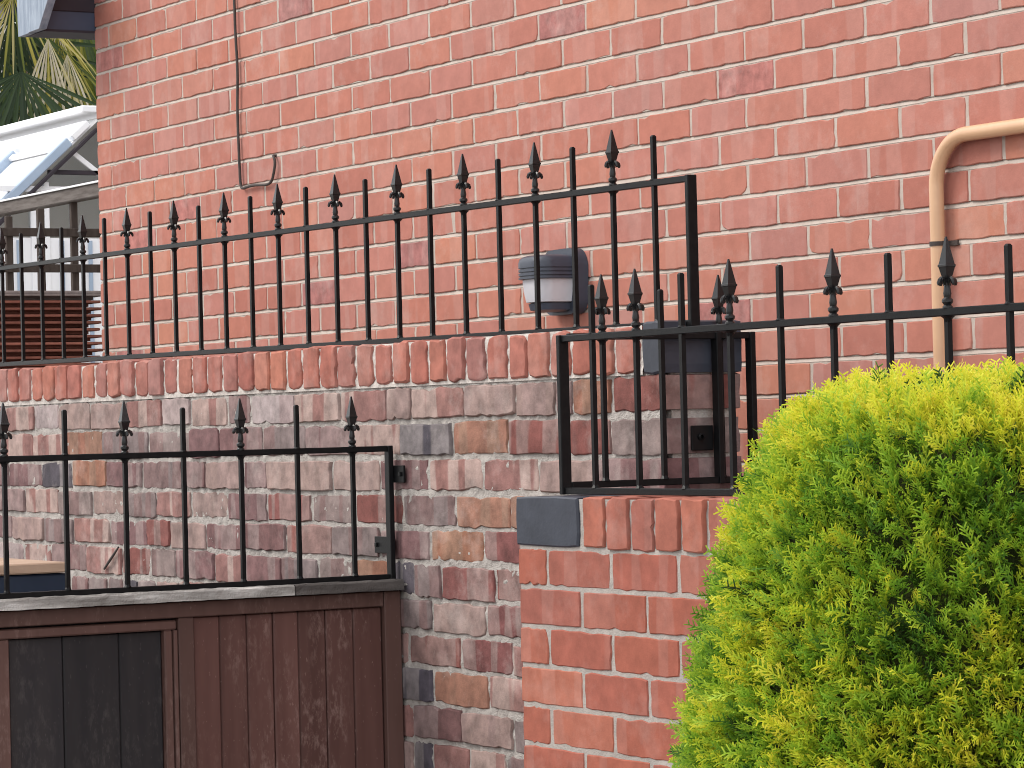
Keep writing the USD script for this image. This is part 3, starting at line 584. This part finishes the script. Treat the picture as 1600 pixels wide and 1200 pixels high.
# ------------------------------------------------------------------ trellis with its beam
tr = thing('trellis', 'weathered dark wooden trellis with a grey beam beside the house corner', 'trellis')
xr = -10.9
for px in (15, 65, 117):
    yc_ = atX(px, 400, xr)[1]; ztop = {15: 338, 65: 326, 117: 316}[px]
    obj('upright', box(xr - .014, xr + .006, yc_ - .013, yc_ + .013, Z_YARD, atX(px, ztop, xr)[2], .002), M['dark_wood'], tr)
for pa, pb in ((357, 370), (413, 426)):
    obj('slat', box(xr + .007, xr + .020, atX(-60, 400, xr)[1], atX(180, 400, xr)[1], atX(70, pb, xr)[2], atX(70, pa, xr)[2], .002), M['dark_wood'], tr)
yb_ = 4.50
q0, q1 = atY(-60, 330, yb_), atY(185, 300, yb_); zb_ = atY(77, 313, yb_)[2]
obj('beam', beam([q0[0], yb_, zb_], [q1[0], yb_, zb_], .05, .048, c=.004), M['beam_wood'], tr)
obj('flashing', beam([q0[0], yb_ - .012, zb_ + .028], [q1[0], yb_ - .012, zb_ + .028], .04, .007, c=.001), M['white_paint'], tr)

# ------------------------------------------------------------------ greenhouse
gh = thing('greenhouse', 'white greenhouse with sloping roof and glazed gable left of the house', 'greenhouse')
xg = -12.6; xl = -17.0
rg = atX(153, 186, xg); re_ = atX(-60, 392, xg)                  # ridge and eave at the gable
ridge_y, ridge_z = rg[1], rg[2]; eave_y, eave_z = re_[1], re_[2]
sl_ = np.array([0, eave_y - ridge_y, eave_z - ridge_z]); sl_ /= np.linalg.norm(sl_); nrm = np.array([0, -sl_[2], sl_[1]]); nrm = nrm if nrm[2] > 0 else -nrm
R0, R1 = np.array([xg, ridge_y, ridge_z]), np.array([xl, ridge_y, ridge_z]); E0, E1 = np.array([xg, eave_y, eave_z]), np.array([xl, eave_y, eave_z])
yfar = 2 * ridge_y - eave_y; F0, F1 = np.array([xg, yfar, eave_z]), np.array([xl, yfar, eave_z])
obj('roof_pane', quad(R0, R1, E1, E0, .01), M['roof_sheet'], gh)
obj('roof_pane', quad(R0, R1, F1, F0, .01), M['roof_sheet'], gh)
obj('ridge_cap', [beam(R1 + [0, 0, .04], R0 + [.02, 0, .04], .16, .03, c=.004), beam(R1 + sl_ * .10 + nrm * .02, R0 + [.02, 0, 0] + sl_ * .10 + nrm * .02, .03, .10, up=-sl_, c=.004), beam(R1 + sl_ * .20 + nrm * .02, R0 + [.02, 0, 0] + sl_ * .20 + nrm * .02, .02, .03, up=-sl_, c=.004)], M['white_paint'], gh)
for k in range(6):
    o = np.array([-.62 * k, 0, 0]) if k else np.zeros(3)
    obj('glazing_bar', beam(R0 + o + nrm * .02 + sl_ * .17, E0 + o + nrm * .02, .045, .04, up=nrm, c=.004), M['frame_blue_grey'], gh)
obj('verge', beam(R0 + [.03, 0, -.03] + sl_ * .02, E0 + [.03, 0, -.03], .02, .016, up=nrm, c=.003), M['soffit_dark'], gh)
zs = atX(130, 268, xg)[2]; zs2 = atX(80, 296, xg)[2]
def gy(z): return ridge_y + (z - ridge_z) / (eave_z - ridge_z) * (eave_y - ridge_y)
fmats = M['white_paint']
for px in (71, 50, 113):
    y = atX(px, 300, xg)[1]; zt_ = ridge_z + (y - ridge_y) / (eave_y - ridge_y) * (eave_z - ridge_z) - .05
    obj('mullion', box(xg - .02, xg + .012, y - .012, y + .012, Z_YARD, zt_ if px != 113 else zs2, .002), fmats, gh)
obj('transom', [box(xg - .02, xg + .010, gy(zs) + .02, yfar, zs - .014, zs + .004)], M['soffit_dark'], gh)
obj('transom', [box(xg - .02, xg + .013, eave_y, yfar, zs2 - .012, zs2 + .012)], fmats, gh)
a_, b_ = atX(112, 238, xg), atX(160, 276, xg)
obj('brace', beam(a_, b_ + (b_ - a_) * .3, .02, .022, c=.002), fmats, gh)
obj('gable_pane', trimesh.convex.convex_hull(np.array([[xg - .004 + d, y, z] for d in (0, .003) for y, z in ((ridge_y, ridge_z - .03), (eave_y, eave_z), (eave_y, Z_YARD), (yfar, Z_YARD), (yfar, eave_z))])), M['glass'], gh)
# side wall, back wall and low panels seen through the glass
obj('low_panel', [box(xg - .001, xg + .008, eave_y + .05, yfar, Z_YARD, atX(80, 372, xg)[2])], M['white_paint'], gh)
for px in (28, 96, 140): obj('panel_batten', box(xg + .0085, xg + .014, atX(px - 3, 400, xg)[1], atX(px + 3, 400, xg)[1], Z_YARD, atX(80, 376, xg)[2], .001), M['frame_blue_grey'], gh)
obj('side_wall', [box(xl, xg - .04, yfar - .02, yfar, Z_YARD, eave_z), box(xl, xl + .02, eave_y, yfar, Z_YARD, eave_z)], M['white_render'], gh)
for k in range(5):
    yk = ridge_y + (k - 2) * .33
    obj('inner_mullion', box(xl + 2.2, xl + 2.24, yk - .015, yk + .015, Z_YARD, eave_z), M['white_paint'], gh)
obj('inner_rail', box(xg - .7, xg - .68, eave_y, yfar, atX(80, 442, xg)[2], atX(80, 436, xg)[2]), M['soffit_dark'], gh)

# ------------------------------------------------------------------ palm with fan leaves behind the greenhouse
def fan(c, r, n, a0, a1, droop, facing, tone, seed, wid=.05, rag=.25):
    """a fan leaf: folded strips leaving the hub c, in the plane of facing, angles from straight up"""
    g = np.random.default_rng(seed); V, Fc, T = [], [], []
    fz = np.array(facing, float); fz /= np.linalg.norm(fz); sx = np.cross([0, 0, 1], fz); sx /= np.linalg.norm(sx); up = np.cross(fz, sx)
    for k in range(n):
        a_ = a0 + (a1 - a0) * (k + g.uniform(-.2, .2)) / (n - 1); L_ = r * g.uniform(1 - rag, 1)
        d = sx * math.sin(a_) + up * math.cos(a_); side = np.cross(fz, d)
        tn = np.clip(tone + g.normal(0, .09), 0, 1); m_ = 6; base = len(V)
        for i in range(m_):
            s = i / (m_ - 1); q = np.array(c) + d * L_ * s + np.array([0, 0, -1]) * droop * L_ * s * s * g.uniform(.8, 1.2) + fz * .03 * math.sin(k * 2.1) * s
            w = wid * L_ * (s * 1.6 + .05 if s < .5 else (1 - s) * 1.6 + .06) * .5
            V += [q - side * w + fz * .35 * w, q - fz * .1 * w, q + side * w + fz * .35 * w]; T += [tn, tn + .10, tn]
        for i in range(m_ - 1):
            b = base + 3 * i
            for j in (0, 1): Fc += [[b + j, b + j + 1, b + j + 4], [b + j, b + j + 4, b + j + 3]]
    return np.array(V), np.array(Fc), np.clip(T, 0, 1)
pm = thing('palm_tree', 'fan palm with green and yellowed drooping leaves behind the greenhouse roof', 'palm tree')
xp = -19.0
face = EYE - np.array([xp, 9.5, 2.4]); face[2] = 0
def P_(px, py, dx=0): return atX(px, py, xp + dx)
pc = P_(120, -60)
obj('trunk', tube([[pc[0] - .6, pc[1], 0.02], [pc[0] - .55, pc[1] + .05, 1.5], [pc[0] - .55, pc[1], pc[2]]], [.17, .15, .14], 12), M['bark'], pm, smooth=True)
specs = [(33, 112, .75, 21, 2.0, 4.35, .0, .9, .13), (62, 30, .9, 16, 2.3, 3.9, .12, .15, .55), (118, 10, 1.25, 16, 2.6, 3.75, .12, .05, .42), (90, 45, .6, 14, 2.4, 3.9, .15, .3, .78),
         (20, 20, .8, 16, 2.2, 4.2, .1, .2, .16), (-20, 60, .9, 18, 1.6, 4.2, .05, .1, .12), (140, 60, .9, 14, 2.5, 3.7, .1, -.2, .5), (95, 70, .6, 13, 2.4, 3.7, .15, .35, .62), (75, 60, .75, 9, 2.7, 3.6, .2, .5, .97), (105, 85, .6, 8, 2.6, 3.5, .2, .5, .95), (60, 130, .6, 16, 1.8, 4.4, .05, -.4, .08), (120, 120, .7, 16, 2.2, 4.1, .1, -.4, .14), (20, -10, .7, 14, 2.3, 4.1, .15, .3, .72), (5, 170, .7, 16, 1.7, 4.4, .02, .0, .12), (100, 60, 1.0, 16, 2.0, 4.2, .1, -.7, .10), (40, 40, 1.0, 18, 2.0, 4.3, .1, -.8, .06), (150, 110, .8, 14, 2.3, 4.0, .05, -.1, .45)]
for i, (px, py, r, n, a0, a1, dr, dx, tn) in enumerate(specs):
    V, Fc, T = fan(P_(px, py, dx), r, n, a0, a1, dr, face + np.array([.0, random.Random(i).uniform(-4, 4), random.Random(i).uniform(-2, 3)]), tn, i, wid=.055 if tn < .5 else .04, rag=.2 if tn < .5 else .45)
    p = obj('leaf', trimesh.Trimesh(V, Fc, process=False), M['palm_leaf'], pm); set_tone(p, T)
# dark evergreen tree behind the palm
et = thing('evergreen_tree', 'dark evergreen tree filling the gap behind the palm leaves', 'tree')
ec = atX(60, 60, -23.0); g_ = np.random.default_rng(14)
obj('trunk', tube([[ec[0], ec[1], 0.02], [ec[0] + .05, ec[1], 1.5], [ec[0], ec[1], 3.2]], [.22, .18, .1], 12), M['bark'], et, smooth=True)
V, Fc, T = [], [], []
for k in range(9000):
    d = g_.normal(size=3); d /= np.linalg.norm(d); q = ec + d * np.array([1.3, 2.2, 1.5]) * g_.uniform(.55, 1.0) ** .5; a_ = g_.normal(size=3); a_ /= np.linalg.norm(a_); b_ = np.cross(a_, d); b_ /= np.linalg.norm(b_) + 1e-9
    s = g_.uniform(.05, .10); o = len(V); V += [q - a_ * s, q + b_ * s * .45, q + a_ * s, q - b_ * s * .45]; Fc += [[o, o + 1, o + 2], [o, o + 2, o + 3]]; T += [max(0, g_.normal(.05, .07))] * 4
p = obj('crown', trimesh.Trimesh(V, Fc, process=False), M['palm_leaf'], et); set_tone(p, np.clip(T, 0, 1))
# corner of a neighbouring house at the very edge
nh = thing('neighbouring_house', 'corner of a far house with pale wall and dark gutter at the top left', 'house')
xn = -21.5
a_, b_ = atX(-30, 31, xn), atX(10.5, 6, xn); c_, d_ = atX(14, 31, xn + .1), atX(29, 3, xn + .1)
obj('wall', box(xn - 3, xn, a_[1] - 3, b_[1], 0.02, b_[2]), M['white_render'], nh)
obj('downpipe', box(xn + .0, xn + .1, c_[1], d_[1] + .1, a_[2], d_[2], .01), M['navy_plastic'], nh)
obj('roof', box(xn - 3, xn + .25, a_[1] - 3, d_[1] + .3, b_[2] + .01, b_[2] + .9), M['soffit_dark'], nh)

# ------------------------------------------------------------------ clipped golden conifer in front of the front wall
cb = thing('conifer_bush', 'clipped golden-green conifer bush in front of the red wall', 'bush')
ybush = 2.52; axis = atY(1560, 900, ybush); scale = FPX / ((axis - EYE) @ CF)
prof_px = [(588, 0), (590, 60), (596, 150), (606, 218), (618, 264), (637, 306), (668, 338), (710, 364), (765, 390), (880, 428), (980, 457), (1060, 478), (1150, 494), (1260, 502), (1400, 500), (1600, 430), (1900, 330), (2200, 240)]
zz_ = np.array([axis[2] + (900 - y) / scale for y, _ in prof_px]); rr_ = np.array([r / scale for _, r in prof_px])
zz_[0] += 0; s_ = np.concatenate([[0], np.cumsum(np.hypot(np.diff(zz_), np.diff(rr_)))])
g_ = np.random.default_rng(77)
def surf(n):
    out = []
    w = rr_[:-1] + rr_[1:]; seg = np.diff(s_) * w; cdf = np.cumsum(seg) / seg.sum()
    i = np.searchsorted(cdf, g_.uniform(size=n)); t_ = g_.uniform(size=n)
    z = zz_[i] + (zz_[i + 1] - zz_[i]) * t_; r = rr_[i] + (rr_[i + 1] - rr_[i]) * t_
    th = g_.uniform(0, 2 * np.pi, n); dr, dz_ = np.diff(rr_)[i], np.diff(zz_)[i]; L_ = np.hypot(dr, dz_)
    nr, nz = -dz_ / L_, dr / L_
    return np.c_[axis[0] + r * np.cos(th), axis[1] + r * np.sin(th), z], np.c_[nr * np.cos(th), nr * np.sin(th), nz]
def make_spray(seed):
    """a flat conifer spray: stem, alternate branchlets with small side shoots; local x = outwards, y = across, z = normal"""
    g = np.random.default_rng(seed); V, Fc, T = [], [], []
    def strip(p, q, w0, w1, t0, t1):
        p, q = np.array(p), np.array(q); d = q - p; s = np.array([-d[1], d[0], 0]); s /= np.linalg.norm(s) + 1e-9; o = len(V)
        V.extend([p - s * w0, p + s * w0, q + s * w1, q - s * w1]); T.extend([t0, t0, t1, t1])
        Fc.extend([[o, o + 1, o + 2], [o, o + 2, o + 3]])
    Ls = g.uniform(.034, .05); n = 7; cur = g.uniform(-.25, .25); pts = [np.array([Ls * s, cur * Ls * s * s, .004 * math.sin(3 * s)]) for s in np.linspace(0, 1, n)]
    for a_, b_ in zip(pts[:-1], pts[1:]): strip(a_, b_, .0011, .0010, .0, .05)
    for i in range(1, n):
        for sd in (-1, 1):
            if g.uniform() < .12: continue
            L2 = Ls * (.52 - .055 * i) * g.uniform(.75, 1.2); an = sd * g.uniform(.55, .9); e = pts[i] + np.array([L2 * math.cos(an), L2 * math.sin(an), g.uniform(-.004, .004)])
            strip(pts[i], e, .0012, .0009, .0, .12)
            if L2 > .013:
                for t_ in (.4, .7):
                    m_ = pts[i] + (e - pts[i]) * t_; a2 = an - sd * .6 if g.uniform() < .5 else an + sd * .5; L3 = L2 * .42
                    strip(m_, m_ + np.array([L3 * math.cos(a2), L3 * math.sin(a2), g.uniform(-.002, .002)]), .0010, .0007, .06, .16)
    return np.array(V), np.array(Fc), np.array(T)
SPR = [make_spray(100 + i) for i in range(8)]
NS = 46000
pos, nor = surf(NS)
vis = (nor @ (EYE - axis) / np.linalg.norm(EYE - axis) > -.35) | (g_.uniform(size=NS) < .35)
pos, nor = pos[vis], nor[vis]
lump = meshkit.fbm(pos * 7.0, 3, 5); pos = pos + nor * ((lump - .5) * .034)[:, None]
patch = meshkit.fbm(pos * 4.5 + 9, 4, 21); patch2 = meshkit.fbm(pos * 13 + 3, 3, 31)
VV, FF, TT = [], [], []; off = 0
for k in range(len(pos)):
    V, Fc, T = SPR[k % 8]
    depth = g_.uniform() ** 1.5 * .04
    d = nor[k] + g_.normal(0, .38, 3) + np.array([0, 0, .35]); d /= np.linalg.norm(d)
    s = np.cross(d, g_.normal(size=3)); s /= np.linalg.norm(s); u_ = np.cross(d, s)
    sc = g_.uniform(.5, .92)
    q = pos[k] - nor[k] * (.019 + depth)
    VV.append(q + sc * (V[:, :1] * d + V[:, 1:2] * s + V[:, 2:] * u_)); FF.append(Fc + off); off += len(V)
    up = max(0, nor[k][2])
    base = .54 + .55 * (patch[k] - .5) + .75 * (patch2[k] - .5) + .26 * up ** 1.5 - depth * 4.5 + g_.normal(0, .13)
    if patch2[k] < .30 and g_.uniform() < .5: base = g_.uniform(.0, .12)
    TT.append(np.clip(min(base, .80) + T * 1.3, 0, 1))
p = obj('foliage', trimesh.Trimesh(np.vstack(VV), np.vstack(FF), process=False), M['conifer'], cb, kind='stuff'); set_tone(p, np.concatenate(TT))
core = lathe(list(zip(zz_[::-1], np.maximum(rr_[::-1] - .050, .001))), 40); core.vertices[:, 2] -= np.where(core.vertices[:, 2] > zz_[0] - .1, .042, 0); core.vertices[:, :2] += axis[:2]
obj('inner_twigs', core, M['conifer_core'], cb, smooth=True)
obj('trunk', tube([[axis[0], axis[1], 0.01], [axis[0] + .01, axis[1], .4], [axis[0], axis[1], 1.2]], [.06, .05, .03], 10), M['bark'], cb, smooth=True)
